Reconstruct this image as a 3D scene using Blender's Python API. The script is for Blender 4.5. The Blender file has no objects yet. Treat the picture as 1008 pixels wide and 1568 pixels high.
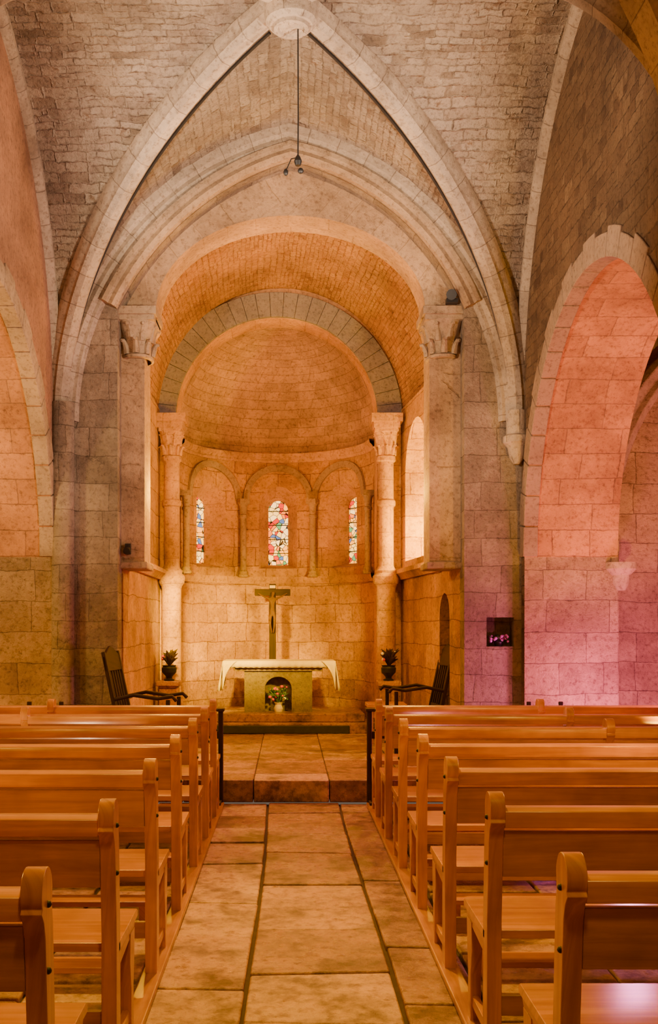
import bpy, bmesh, math, random
from math import sin, cos, pi, sqrt, radians, atan2
from mathutils import Vector, Matrix
random.seed(7)
S = bpy.context.scene
def link(o): S.collection.objects.link(o); return o

# ---------------------------------------------------------------- materials
def nt(name):
    m = bpy.data.materials.new(name); m.use_nodes = True
    t = m.node_tree; b = t.nodes['Principled BSDF']
    return m, t, b
def N(t, typ, **kw):
    n = t.nodes.new(typ)
    for k, v in kw.items(): setattr(n, k, v)
    return n
def sa(c, k, g):
    m = max(c); return tuple(g*m*(x/m)**k for x in c)
def mixc(t, mode, fac, a, b):
    n = N(t, 'ShaderNodeMix', data_type='RGBA', blend_type=mode)
    n.clamp_factor = True
    for s, v in ((n.inputs[0], fac), (n.inputs[6], a), (n.inputs[7], b)):
        if isinstance(v, (int, float)): s.default_value = v
        elif isinstance(v, tuple): s.default_value = (*v, 1) if len(v) == 3 else v
        else: t.links.new(v, s)
    return n.outputs[2]
def ramp(t, src, stops):
    r = N(t, 'ShaderNodeValToRGB')
    e = r.color_ramp.elements
    while len(e) < len(stops): e.new(0.5)
    for i, (p, c) in enumerate(stops):
        e[i].position = p; e[i].color = (*c, 1)
    t.links.new(src, r.inputs[0]); return r.outputs[0]
def noise(t, vec, scale, detail=6, rough=.6):
    n = N(t, 'ShaderNodeTexNoise'); n.inputs['Scale'].default_value = scale
    n.inputs['Detail'].default_value = detail; n.inputs['Roughness'].default_value = rough
    if vec is not None: t.links.new(vec, n.inputs['Vector'])
    return n
def math_(t, op, a, b):
    n = N(t, 'ShaderNodeMath', operation=op)
    for i, v in enumerate((a, b)):
        if isinstance(v, (int, float)): n.inputs[i].default_value = v
        else: t.links.new(v, n.inputs[i])
    return n.outputs[0]
def warp(t, uv, oc, amt, scale=3.5, detail=3):
    nd = noise(t, oc, scale, detail)
    sub = N(t, 'ShaderNodeVectorMath', operation='SUBTRACT'); sub.inputs[1].default_value = (.5, .5, .5)
    t.links.new(nd.outputs['Color'], sub.inputs[0])
    sc = N(t, 'ShaderNodeVectorMath', operation='SCALE'); sc.inputs['Scale'].default_value = amt
    t.links.new(sub.outputs[0], sc.inputs[0])
    ad = N(t, 'ShaderNodeVectorMath', operation='ADD')
    t.links.new(uv, ad.inputs[0]); t.links.new(sc.outputs[0], ad.inputs[1])
    return ad.outputs[0]
def finish(t, b, col, h, n1, n2, mott, rough, bump, dist=.04):
    col = mixc(t, 'MULTIPLY', mott, col, ramp(t, n1.outputs[0], [(.3, (.40, .34, .29)), (.5, (.92, .89, .85)), (.68, (1.32, 1.27, 1.2))]))
    col = mixc(t, 'MULTIPLY', .9, col, ramp(t, n2.outputs[0], [(.3, (.30, .25, .21)), (.50, (1, 1, 1))]))
    t.links.new(col, b.inputs['Base Color']); b.inputs['Roughness'].default_value = rough
    bp = N(t, 'ShaderNodeBump'); bp.inputs['Strength'].default_value = bump; bp.inputs['Distance'].default_value = dist
    t.links.new(h, bp.inputs['Height']); t.links.new(bp.outputs[0], b.inputs['Normal'])
def brick(t, vec, c1, c2, mo, bw, rh, ms, sm=.5, off=.37):
    br = N(t, 'ShaderNodeTexBrick'); t.links.new(vec, br.inputs['Vector'])
    br.inputs['Scale'].default_value = 1
    br.inputs['Color1'].default_value = (*c1, 1); br.inputs['Color2'].default_value = (*c2, 1)
    br.inputs['Mortar'].default_value = (*mo, 1)
    br.inputs['Mortar Size'].default_value = ms; br.inputs['Mortar Smooth'].default_value = sm
    br.inputs['Brick Width'].default_value = bw; br.inputs['Row Height'].default_value = rh
    br.inputs['Bias'].default_value = 0
    br.offset = off; br.offset_frequency = 2; br.squash = .7; br.squash_frequency = 3
    return br
def stone(name, c1, c2, mortar, bw=.5, rh=.25, ms=.012, bump=.5, rough=.85, distort=.05, spot=.4, mott=.9, k=1.5, g=.85, crack=0):
    c1, c2, mortar = sa(c1, k, g), sa(c2, k, g), sa(mortar, k, g)
    m, t, b = nt(name)
    uv = N(t, 'ShaderNodeUVMap').outputs[0]
    oc = N(t, 'ShaderNodeTexCoord').outputs['Object']
    w1 = warp(t, uv, oc, distort, 1.6, 2); w2 = warp(t, w1, oc, .018 if distort else 0, 25, 3)
    br = brick(t, w2, c1, c2, mortar, bw, rh, ms)
    n1 = noise(t, oc, 1.1, 9, .68); n2 = noise(t, oc, 26, 8, .75); n3 = noise(t, oc, 5, 7, .7)
    spf = math_(t, 'MULTIPLY', ramp(t, n3.outputs[0], [(.50, (0, 0, 0)), (.64, (1, 1, 1))]), spot)
    col = mixc(t, 'MIX', spf, br.outputs['Color'], tuple(min(1, x*1.2) for x in c1))
    h = math_(t, 'ADD', math_(t, 'MULTIPLY', br.outputs['Fac'], -.7), math_(t, 'ADD', math_(t, 'MULTIPLY', n2.outputs[0], .7), math_(t, 'MULTIPLY', n3.outputs[0], 1.6)))
    if crack:
        wc = warp(t, oc, oc, .5, 2.5, 6)
        e = N(t, 'ShaderNodeTexVoronoi', feature='DISTANCE_TO_EDGE'); e.inputs['Scale'].default_value = 1.3; t.links.new(wc, e.inputs['Vector'])
        ck = ramp(t, e.outputs[0], [(.001, (1, 1, 1)), (.006, (0, 0, 0))])
        ck = math_(t, 'MULTIPLY', ck, ramp(t, noise(t, oc, 1.7, 2).outputs[0], [(.5, (0, 0, 0)), (.58, (1, 1, 1))]))
        col = mixc(t, 'MIX', math_(t, 'MULTIPLY', ck, crack), col, tuple(x*.4 for x in mortar))
    finish(t, b, col, h, n1, n2, mott, rough, bump)
    return m
def rubble(name, tones, mortar, bw=.17, rh=.06, bump=.8, rough=.9, distort=.06, mott=.85, k=1.3, g=.85):
    tones = [sa(c, k, g) for c in tones]; mortar = sa(mortar, k, g)
    m, t, b = nt(name)
    uv = N(t, 'ShaderNodeUVMap').outputs[0]
    oc = N(t, 'ShaderNodeTexCoord').outputs['Object']
    w1 = warp(t, uv, oc, distort, 1.8, 3); w1 = warp(t, w1, oc, .034, 24, 4)
    A = brick(t, w1, (0, 0, 0), (1, 1, 1), (.5, .5, .5), bw, rh, .008, .9, .41)
    C = brick(t, w1, (0, 0, 0), (1, 1, 1), (.5, .5, .5), bw*1.45, rh*1.5, .010, .9, .31)
    msk = ramp(t, noise(t, oc, 1.6, 3).outputs[0], [(.48, (0, 0, 0)), (.52, (1, 1, 1))])
    bc = mixc(t, 'MIX', msk, A.outputs['Color'], C.outputs['Color'])
    bf = mixc(t, 'MIX', msk, A.outputs['Fac'], C.outputs['Fac'])
    kk = len(tones); base = ramp(t, bc, [(i/(kk-1), c) for i, c in enumerate(tones)])
    n1 = noise(t, oc, .9, 9, .65); n2 = noise(t, oc, 30, 8, .75); n3 = noise(t, oc, 2.6, 6, .7); n4 = noise(t, oc, 9, 5, .7)
    cover = math_(t, 'MULTIPLY', ramp(t, n3.outputs[0], [(.42, (0, 0, 0)), (.60, (1, 1, 1))]), .8)
    mf = math_(t, 'MULTIPLY', bf, ramp(t, n4.outputs[0], [(.35, (.3, .3, .3)), (.6, (1, 1, 1))]))
    col = mixc(t, 'MIX', mf, base, mortar)
    col = mixc(t, 'MIX', cover, col, tuple(x*1.05 for x in tones[len(tones)//2]))
    ochre = math_(t, 'MULTIPLY', ramp(t, n4.outputs[0], [(.60, (0, 0, 0)), (.67, (1, 1, 1))]), .7)
    col = mixc(t, 'MIX', ochre, col, (tones[0][0]*.95, tones[0][1]*.7, tones[0][2]*.45))
    h = math_(t, 'ADD', math_(t, 'MULTIPLY', mf, -1.0), math_(t, 'ADD', math_(t, 'MULTIPLY', n2.outputs[0], 1.2), math_(t, 'MULTIPLY', n4.outputs[0], 1.8)))
    finish(t, b, col, h, n1, n2, mott, rough, bump, .045)
    return m
def wood(name, a, c, rough=.32, coat=.3, spec=.5):
    m, t, b = nt(name)
    uv = N(t, 'ShaderNodeUVMap').outputs[0]
    mp = N(t, 'ShaderNodeMapping'); mp.inputs['Scale'].default_value = (1.6, 28, 1)
    t.links.new(uv, mp.inputs[0])
    n = noise(t, mp.outputs[0], 1.0, 8, .6); n.inputs['Distortion'].default_value = .8
    n2 = noise(t, uv, 3, 3)
    col = ramp(t, n.outputs[0], [(.3, a), (.7, c)])
    col = mixc(t, 'MULTIPLY', .6, col, ramp(t, n2.outputs[0], [(.35, (.6, .52, .45)), (.6, (1.1, 1.1, 1.1))]))
    t.links.new(col, b.inputs['Base Color'])
    b.inputs['Roughness'].default_value = rough; b.inputs['Specular IOR Level'].default_value = spec
    b.inputs['Coat Weight'].default_value = coat; b.inputs['Coat Roughness'].default_value = .2
    bp = N(t, 'ShaderNodeBump'); bp.inputs['Strength'].default_value = .12; bp.inputs['Distance'].default_value = .01
    t.links.new(n.outputs[0], bp.inputs['Height']); t.links.new(bp.outputs[0], b.inputs['Normal'])
    return m
def plain(name, c, rough=.6, metal=0, nscale=20, var=.25, bump=.1, spec=.5):
    m, t, b = nt(name)
    oc = N(t, 'ShaderNodeTexCoord').outputs['Object']
    n = noise(t, oc, nscale, 5)
    lo = tuple(x*(1-var) for x in c); hi = tuple(min(1, x*(1+var)) for x in c)
    t.links.new(ramp(t, n.outputs[0], [(.3, lo), (.7, hi)]), b.inputs['Base Color'])
    b.inputs['Roughness'].default_value = rough; b.inputs['Metallic'].default_value = metal; b.inputs['Specular IOR Level'].default_value = spec
    bp = N(t, 'ShaderNodeBump'); bp.inputs['Strength'].default_value = bump; bp.inputs['Distance'].default_value = .01
    t.links.new(n.outputs[0], bp.inputs['Height']); t.links.new(bp.outputs[0], b.inputs['Normal'])
    return m
def floor_mat(name, a, c, d):
    m, t, b = nt(name)
    at = N(t, 'ShaderNodeAttribute'); at.attribute_name = 'rnd'
    oc = N(t, 'ShaderNodeTexCoord').outputs['Object']
    n1 = noise(t, oc, 2.6, 9, .7); n2 = noise(t, oc, 16, 8, .75)
    col = ramp(t, at.outputs['Fac'], [(0, a), (.5, c), (1, d)])
    col = mixc(t, 'MULTIPLY', .95, col, ramp(t, n1.outputs[0], [(.38, (.22, .17, .13)), (.52, (1, .95, .9)), (.68, (1.3, 1.25, 1.2))]))
    col = mixc(t, 'MULTIPLY', .85, col, ramp(t, n2.outputs[0], [(.37, (.38, .32, .27)), (.52, (1, 1, 1))]))
    t.links.new(col, b.inputs['Base Color'])
    t.links.new(ramp(t, n1.outputs[0], [(.3, (.42, .42, .42)), (.65, (.20, .20, .20))]), b.inputs['Roughness'])
    bp = N(t, 'ShaderNodeBump'); bp.inputs['Strength'].default_value = .7; bp.inputs['Distance'].default_value = .03
    h = math_(t, 'ADD', n1.outputs[0], math_(t, 'MULTIPLY', n2.outputs[0], .35))
    t.links.new(h, bp.inputs['Height']); t.links.new(bp.outputs[0], b.inputs['Normal'])
    return m
def glass_mat(name, stren=3.0):
    m, t, b = nt(name)
    oc = N(t, 'ShaderNodeTexCoord').outputs['Object']
    v = N(t, 'ShaderNodeTexVoronoi'); v.inputs['Scale'].default_value = 15; t.links.new(oc, v.inputs['Vector'])
    e = N(t, 'ShaderNodeTexVoronoi', feature='DISTANCE_TO_EDGE'); e.inputs['Scale'].default_value = 15; t.links.new(oc, e.inputs['Vector'])
    sp = N(t, 'ShaderNodeSeparateColor'); t.links.new(v.outputs['Color'], sp.inputs[0])
    r = N(t, 'ShaderNodeValToRGB'); r.color_ramp.interpolation = 'CONSTANT'
    cols = [(0, (1, .62, .12)), (.3, (.6, .02, .005)), (.38, (1, .40, .02)), (.60, (.08, .14, .30)), (.65, (1, .70, .25)), (.87, (.8, .18, .01)), (.95, (.1, .3, .1))]
    el = r.color_ramp.elements
    while len(el) < len(cols): el.new(.5)
    for i, (p, c) in enumerate(cols): el[i].position = p; el[i].color = (*c, 1)
    t.links.new(sp.outputs[0], r.inputs[0])
    col = mixc(t, 'MULTIPLY', 1.0, r.outputs[0], ramp(t, e.outputs[0], [(.03, (.02, .015, .01)), (.06, (1, 1, 1))]))
    t.links.new(col, b.inputs['Base Color']); t.links.new(col, b.inputs['Emission Color'])
    b.inputs['Emission Strength'].default_value = stren; b.inputs['Roughness'].default_value = .2
    return m

M = {}
M['ashlar'] = stone('ashlar_wall', (.64, .50, .33), (.42, .32, .21), (.28, .21, .14), .60, .29, .004, .9, distort=.09, k=1.6)
M['pier'] = stone('pier_stone', (.52, .43, .34), (.34, .28, .22), (.26, .21, .16), .50, .26, .004, 1.0, distort=.09, spot=.6, k=1.5, crack=.6)
M['vault'] = rubble('vault_rubble', [(.32, .24, .17), (.54, .43, .33), (.62, .51, .40), (.72, .61, .49), (.44, .34, .26)], (.34, .26, .19), .19, .062, 1.0, k=1.25, g=.88)
M['barrel'] = rubble('barrel_rubble', [(.40, .26, .14), (.60, .42, .23), (.66, .47, .26), (.70, .51, .29), (.52, .37, .20)], (.32, .20, .10), .12, .05, .9, k=2.1, g=.95)
M['dome'] = stone('dome_courses', (.62, .45, .31), (.48, .35, .24), (.38, .27, .18), .40, .12, .004, .7, k=1.8)
M['apse'] = stone('apse_ashlar', (.68, .51, .27), (.50, .36, .18), (.28, .18, .08), .46, .26, .005, .8, k=2.2, g=.98, distort=.08)
M['soffit'] = stone('soffit_ashlar', (.68, .41, .22), (.50, .29, .15), (.36, .22, .13), .5, .24, .006, .6, k=1.6)
M['order'] = stone('arch_order_warm', (.60, .45, .31), (.54, .40, .27), (.44, .32, .2), .5, .42, .004, .6, k=1.6, g=.88)
M['plaster'] = stone('side_wall_plaster', (.56, .36, .25), (.52, .33, .23), (.46, .29, .2), .9, .5, .002, .7, k=1.5, g=.75, spot=.6)
M['apsetrim'] = stone('apse_trim_stone', (.66, .48, .29), (.60, .43, .26), (.44, .31, .19), .5, .32, .004, .6, k=2.0, g=.88)
M['col'] = stone('colonnette_stone', (.42, .31, .22), (.36, .27, .19), (.3, .2, .1), 3, 3, 0, .5, k=1.5)
M['altarst'] = stone('altar_stone', (.34, .26, .20), (.30, .23, .18), (.2, .17, .12), 3, 3, 0, .5, k=1.3, g=.65)
M['rib'] = stone('rib_stone', (.56, .46, .36), (.46, .38, .30), (.28, .22, .17), .42, 5.0, .005, .5, distort=.0, mott=.95, k=1.3, g=.82)
M['grey'] = stone('grey_voussoir', (.29, .25, .22), (.23, .20, .18), (.2, .17, .14), 3, 3, .0, .6, mott=.7, k=1.1)
M['light'] = stone('light_stone', (.54, .42, .30), (.48, .38, .28), (.4, .3, .2), 3, 3, .0, .5, mott=.95, g=.8)
M['brown'] = stone('brown_voussoir', (.40, .30, .22), (.32, .24, .18), (.2, .15, .1), 3, 3, .0, .5, mott=.7)
M['rough'] = rubble('rough_wall', [(.16, .10, .06), (.36, .25, .16), (.34, .24, .15), (.50, .37, .24)], (.16, .11, .07), .24, .09, 1.0, distort=.08, k=1.5)
M['pew'] = wood('pew_varnish', (.42, .16, .015), (.68, .31, .045), .28)
M['pewd'] = wood('pew_panel', (.30, .12, .015), (.50, .23, .035), .34)
M['dark'] = wood('dark_walnut', (.022, .010, .005), (.05, .022, .010), .6, 0, .2)
M['oak'] = wood('old_oak', (.2, .1, .05), (.32, .17, .08), .5, 0)
M['floor'] = floor_mat('worn_slabs', (.30, .16, .07), (.48, .28, .13), (.62, .40, .21))
M['joint'] = plain('floor_joint', (.06, .035, .02), .9)
M['iron'] = plain('black_iron', (.015, .013, .012), .5, .2)
M['cloth'] = plain('linen_cloth', (.62, .46, .32), .8, 0, 60, .08, .2)
M['glass'] = glass_mat('stained_glass', 2.4)
M['red'] = plain('petal_red', (.6, .05, .06), .6); M['pink'] = plain('petal_pink', (.6, .15, .65), .6)
M['white'] = plain('petal_white', (.8, .78, .7), .6); M['leaf'] = plain('leaf_green', (.05, .10, .03), .6)
M['skin'] = plain('carved_wood_figure', (.10, .045, .02), .7, spec=.2)
M['green'] = plain('dark_painted_step', (.035, .035, .02), .7)

# ---------------------------------------------------------------- mesh builder
class B:
    def __init__(s): s.v = []; s.f = []; s.uv = []; s.m = []; s.r = []
    def add(s, vs, fs, mat=0, uvs=None, grain=False, uvfn=None):
        o = len(s.v); vs = [Vector(p) for p in vs]; s.v += vs
        rnd = random.random()
        if grain:
            ext = [max(p[i] for p in vs)-min(p[i] for p in vs) for i in range(3)]
            L = ext.index(max(ext)); A, C = [i for i in range(3) if i != L]; ou = random.random()*9
        for k, f in enumerate(fs):
            s.f.append([o+i for i in f]); s.m.append(mat); s.r.append(rnd)
            if uvs: s.uv.append(uvs[k]); continue
            P = [vs[i] for i in f]
            if grain: s.uv.append([(p[L]+ou, p[A]+p[C]+ou) for p in P]); continue
            n = Vector((0, 0, 0))
            for i in range(len(P)):
                a, b = P[i], P[(i+1) % len(P)]
                n += Vector(((a.y-b.y)*(a.z+b.z), (a.z-b.z)*(a.x+b.x), (a.x-b.x)*(a.y+b.y)))
            if uvfn:
                n.normalize(); s.uv.append([uvfn(p, n) for p in P]); continue
            ax = max(range(3), key=lambda i: abs(n[i]))
            if ax == 0: s.uv.append([(p.y, p.z) for p in P])
            elif ax == 1: s.uv.append([(p.x, p.z) for p in P])
            else: s.uv.append([(p.x, p.y) for p in P])
    def box(s, x0, x1, y0, y1, z0, z1, mat=0, grain=False, M4=None):
        vs = [Vector((x, y, z)) for x in (x0, x1) for y in (y0, y1) for z in (z0, z1)]
        if M4: vs = [M4 @ p for p in vs]
        s.add(vs, [(0, 1, 3, 2), (4, 6, 7, 5), (0, 4, 5, 1), (2, 3, 7, 6), (0, 2, 6, 4), (1, 5, 7, 3)], mat, grain=grain)
    def prism(s, poly, fn, w0, w1, mat=0, grain=False, uvfn=None):
        n = len(poly)
        vs = [fn(u, v, w0) for u, v in poly]+[fn(u, v, w1) for u, v in poly]
        fs = [tuple(range(n)), tuple(range(2*n-1, n-1, -1))]+[(i, i+n, (i+1) % n+n, (i+1) % n) for i in range(n)]
        s.add(vs, fs, mat, grain=grain, uvfn=uvfn)
    def lathe(s, prof, c, n=20, mat=0, a0=0, a1=2*pi, grain=False):
        full = abs(a1-a0-2*pi) < 1e-4; k = n if full else n+1
        vs = []; fs = []; uvs = []
        for i in range(k):
            a = a0+(a1-a0)*i/n
            for r, z in prof: vs.append((c[0]+r*cos(a), c[1]+r*sin(a), c[2]+z))
        m = len(prof)
        for i in range(n):
            j = (i+1) % k
            for q in range(m-1):
                fs.append((i*m+q, j*m+q, j*m+q+1, i*m+q+1))
                r = max(prof[q][0], .05); a = (a1-a0)*i/n*r; b = (a1-a0)*(i+1)/n*r
                uvs.append([(a, prof[q][1]), (b, prof[q][1]), (b, prof[q+1][1]), (a, prof[q+1][1])])
        s.add(vs, fs, mat, uvs=uvs)
    def sweep(s, path, prof, bn, mat=0, closed=True, grain=False):
        path = [Vector(p) for p in path]; bn = Vector(bn).normalized(); n = len(path); m = len(prof)
        T = []
        for i in range(n):
            T.append((path[min(i+1, n-1)]-path[max(i-1, 0)]).normalized())
        nn = [t.cross(bn).normalized() for t in T]
        hi = max(range(n), key=lambda i: path[i].z)
        if nn[hi].z < 0: nn = [-q for q in nn]
        vs = []; d = [0]
        for i in range(n):
            if i: d.append(d[-1]+(path[i]-path[i-1]).length)
            for a, b in prof: vs.append(path[i]+nn[i]*a+bn*b)
        fs = []; uvs = []
        pl = [0]
        for q in range(m): pl.append(pl[-1]+(Vector(prof[(q+1) % m])-Vector(prof[q])).length)
        for i in range(n-1):
            for q in range(m if closed else m-1):
                q2 = (q+1) % m
                fs.append((i*m+q, (i+1)*m+q, (i+1)*m+q2, i*m+q2))
                uvs.append([(d[i], pl[q]), (d[i+1], pl[q]), (d[i+1], pl[q+1]), (d[i], pl[q+1])])
        if closed:
            fs.append(tuple(range(m))); uvs.append([(0, 0)]*m)
            fs.append(tuple(range((n-1)*m, n*m))); uvs.append([(0, 0)]*m)
        s.add(vs, fs, mat, uvs=uvs)
    def tube(s, path, r, n=8, mat=0, rs=None):
        path = [Vector(p) for p in path]; k = len(path); vs = []
        up = Vector((0, 0, 1))
        t0 = (path[1]-path[0]).normalized()
        a = t0.cross(up) if abs(t0.z) < .95 else t0.cross(Vector((1, 0, 0)))
        a.normalize()
        for i in range(k):
            t = (path[min(i+1, k-1)]-path[max(i-1, 0)]).normalized()
            a = (a-t*a.dot(t)).normalized(); b = t.cross(a)
            rr = rs[i] if rs else r
            for j in range(n):
                th = 2*pi*j/n; vs.append(path[i]+a*rr*cos(th)+b*rr*sin(th))
        fs = [(i*n+j, i*n+(j+1) % n, (i+1)*n+(j+1) % n, (i+1)*n+j) for i in range(k-1) for j in range(n)]
        fs += [tuple(range(n-1, -1, -1)), tuple(range((k-1)*n, k*n))]
        s.add(vs, fs, mat, grain=True)
    def ball(s, c, r, mat=0, sq=(1, 1, 1), n=8):
        vs = []; fs = []; c = Vector(c)
        for i in range(n+1):
            ph = pi*i/n
            for j in range(n):
                th = 2*pi*j/n
                vs.append(c+Vector((r*sq[0]*sin(ph)*cos(th), r*sq[1]*sin(ph)*sin(th), r*sq[2]*cos(ph))))
        for i in range(n):
            for j in range(n): fs.append((i*n+j, (i+1)*n+j, (i+1)*n+(j+1) % n, i*n+(j+1) % n))
        s.add(vs, fs, mat)
    def build(s, name, mats, bevel=0, ang=35, weld=True, parent=None, solid=0):
        me = bpy.data.meshes.new(name)
        me.from_pydata([tuple(p) for p in s.v], [], s.f)
        for mm in mats: me.materials.append(M[mm])
        uv = me.uv_layers.new(name='UVMap')
        ca = me.attributes.new('rnd', 'FLOAT', 'FACE')
        i = 0
        for k, p in enumerate(me.polygons):
            p.material_index = s.m[k]; p.use_smooth = True; ca.data[k].value = s.r[k]
            for q in range(len(s.f[k])):
                uv.data[i].uv = s.uv[k][q]; i += 1
        bm = bmesh.new(); bm.from_mesh(me)
        if weld: bmesh.ops.remove_doubles(bm, verts=bm.verts, dist=1e-5)
        bmesh.ops.recalc_face_normals(bm, faces=bm.faces)
        bm.to_mesh(me); bm.free()
        me.set_sharp_from_angle(angle=radians(ang))
        o = link(bpy.data.objects.new(name, me))
        if bevel:
            bv = o.modifiers.new('bevel', 'BEVEL'); bv.width = bevel; bv.segments = 2; bv.limit_method = 'ANGLE'; bv.angle_limit = radians(40)
        if solid:
            so = o.modifiers.new('solid', 'SOLIDIFY'); so.thickness = solid; so.offset = 0
        if parent: o.parent = parent
        return o

def arc3(p0, p1, p2, n=16):
    (ax, ay), (bx, by), (cx, cy) = p0, p1, p2
    d = 2*(ax*(by-cy)+bx*(cy-ay)+cx*(ay-by))
    ux = ((ax*ax+ay*ay)*(by-cy)+(bx*bx+by*by)*(cy-ay)+(cx*cx+cy*cy)*(ay-by))/d
    uy = ((ax*ax+ay*ay)*(cx-bx)+(bx*bx+by*by)*(ax-cx)+(cx*cx+cy*cy)*(bx-ax))/d
    r = sqrt((ax-ux)**2+(ay-uy)**2)
    a0 = atan2(ay-uy, ax-ux); a1 = atan2(cy-uy, cx-ux)
    d = (a1-a0+pi) % (2*pi)-pi
    return [(ux+r*cos(a0+d*i/n), uy+r*sin(a0+d*i/n)) for i in range(n+1)]
EAST = lambda u, v, w: (u, w, v)
SIDE = lambda u, v, w: (w, u, v)
def boolcut(o, cutter):
    md = o.modifiers.new('b', 'BOOLEAN'); md.operation = 'DIFFERENCE'; md.object = cutter; md.solver = 'EXACT'
    dg = bpy.context.evaluated_depsgraph_get()
    me = bpy.data.meshes.new_from_object(o.evaluated_get(dg))
    o.modifiers.remove(md); o.data = me
    bpy.data.objects.remove(cutter)
def reuv(o, fn):
    me = o.data; uv = me.uv_layers.active or me.uv_layers.new(name='UVMap')
    for p in me.polygons:
        for li in p.loop_indices:
            uv.data[li].uv = fn(me.vertices[me.loops[li].vertex_index].co, p.normal)
    me.set_sharp_from_angle(angle=radians(35))

# ---------------------------------------------------------------- vault data
YE = 10.0; W = 2.2; LY = 2.15; LW = 2.55; YK = YE-LY; ZS = 3.47; RISE = 2.74
R = (RISE**2+W**2)/(2*W)
def fz(x):
    dx = max(W-abs(x), 0)
    return ZS+sqrt(max(2*R*dx-dx*dx, 0))
def vault(name, yc, le, lw, n=28):
    b = B(); ts = [sin(pi/2*(i/n)) for i in range(-n, n+1)]
    arc = [0]
    for i in range(1, len(ts)):
        arc.append(arc[-1]+sqrt(((ts[i]-ts[i-1])*W)**2+(fz(ts[i]*W)-fz(ts[i-1]*W))**2))
    vs = []; k = len(ts)
    rr = random.Random(3)
    for i, tx in enumerate(ts):
        for j, ty in enumerate(ts):
            q = .0 if (abs(i-n) == abs(j-n) or i in (0, k-1) or j in (0, k-1)) else .012
            vs.append((tx*W, yc+ty*(le if ty > 0 else lw), max(fz(tx*W), fz(ty*W))+rr.uniform(-q, q)))
    fs = []; uvs = []
    for i in range(k-1):
        for j in range(k-1):
            A = [(i, j), (i+1, j), (i+1, j+1), (i, j+1)]
            ci = abs(i+.5-n); cj = abs(j+.5-n)
            def U(q):
                if ci < cj: return (ts[q[1]]*LY, arc[q[0]])
                return (ts[q[0]]*W, arc[q[1]])
            if ci == cj:
                if (i-n+.5)*(j-n+.5) > 0: tr = [(A[0], A[1], A[2]), (A[0], A[2], A[3])]
                else: tr = [(A[0], A[1], A[3]), (A[1], A[2], A[3])]
                for t3 in tr:
                    fs.append(tuple(q[0]*k+q[1] for q in t3)); uvs.append([U(q) for q in t3])
            else:
                fs.append(tuple(q[0]*k+q[1] for q in A)); uvs.append([U(q) for q in A])
    b.add(vs, fs, 0, uvs=uvs)
    return b.build(name, ['vault'], ang=60)
vault('ceiling_vault', YK, LY, LW)
Y2 = YK-LW-LY
vault('ceiling_vault_west', Y2, LY, LY, 10)
vault('ceiling_vault_entrance', Y2-2*LY, LY, LY, 10)

ribp = [(.06, -.10), (-.03, -.10), (-.06, -.08), (-.09, -.08), (-.13, -.04), (-.13, .04), (-.09, .08), (-.06, .08), (-.03, .10), (.06, .10)]
def ribs(name, yc, le, lw):
    b = B()
    for sx in (-1, 1):
        for sy, l in ((-1, lw), (1, le)):
            path = []
            for i in range(33):
                t = sin(pi/2*(1-i/32)); t = max(t, .04)
                path.append((sx*t*W*.995, yc+sy*t*l*.995, fz(t*W)+.01))
            d = Vector((sx*W, sy*l, 0)); side = Vector((-d.y, d.x, 0))
            b.sweep(path, ribp, side)
    return b.build(name, ['rib'])
ribs('vault_rib', YK, LY, LW); ribs('vault_rib', Y2, LY, LY)
b = B()
b.lathe([(0, -.18), (.09, -.18), (.10, -.195), (.13, -.195), (.135, -.17), (.16, -.17), (.19, -.14), (.2, -.08), (.2, .08)], (0.02, YK, 6.12), 28)
for a in range(4):
    th = a*pi/2
    b.ball((0.02+.055*cos(th), YK+.055*sin(th), 5.945), .03, sq=(1, 1, .4))
b.build('vault_keystone', ['rib'])
b = B()
fp = [(.03, -.02), (.03, .10), (-.05, .10), (-.08, .07), (-.12, .085), (-.16, .05), (-.19, .05), (-.22, 0), (-.22, -.02)]
xs = [W*sin(pi/2*i/36) for i in range(-36, 37)]
b.sweep([(x, YE, fz(x)-.03) for x in xs], fp, (0, -1, 0))
b.build('trim_wall_arch_east', ['rib'])
for sx, nm in ((1, 'south'), (-1, 'north')):
    b = B(); b.sweep([(sx*(W-.0), YK+x/W*(LY if x > 0 else LW), fz(x)) for x in xs], [(.03, -.02), (.03, .07), (-.05, .07), (-.09, .03), (-.10, -.02)], (-sx, 0, 0))
    b.build('trim_wall_arch_'+nm, ['rib'])
b = B(); b.sweep([(x, YK-LW, fz(x)) for x in xs], [(.05, -.2), (-.12, -.2), (-.2, -.12), (-.2, .12), (-.12, .2), (.05, .2)], (0, 1, 0))
b.build('transverse_arch', ['rib'])
b = B()
b.lathe([(.0, 0.0), (.16, 0.0), (.16, .12), (.12, .2), (.11, .3), (.11, 3.6)], (-2.12, 9.93, 0), 16)
b.build('pier_shaft', ['pier'])
b = B()
b.lathe([(.0, 0), (.03, 0), (.07, .06), (.09, .16), (.13, .2), (.13, .26), (.10, .28), (.10, .5)], (2.14, 9.92, 3.02), 16)
b.build('rib_corbel', ['rib'])

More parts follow.
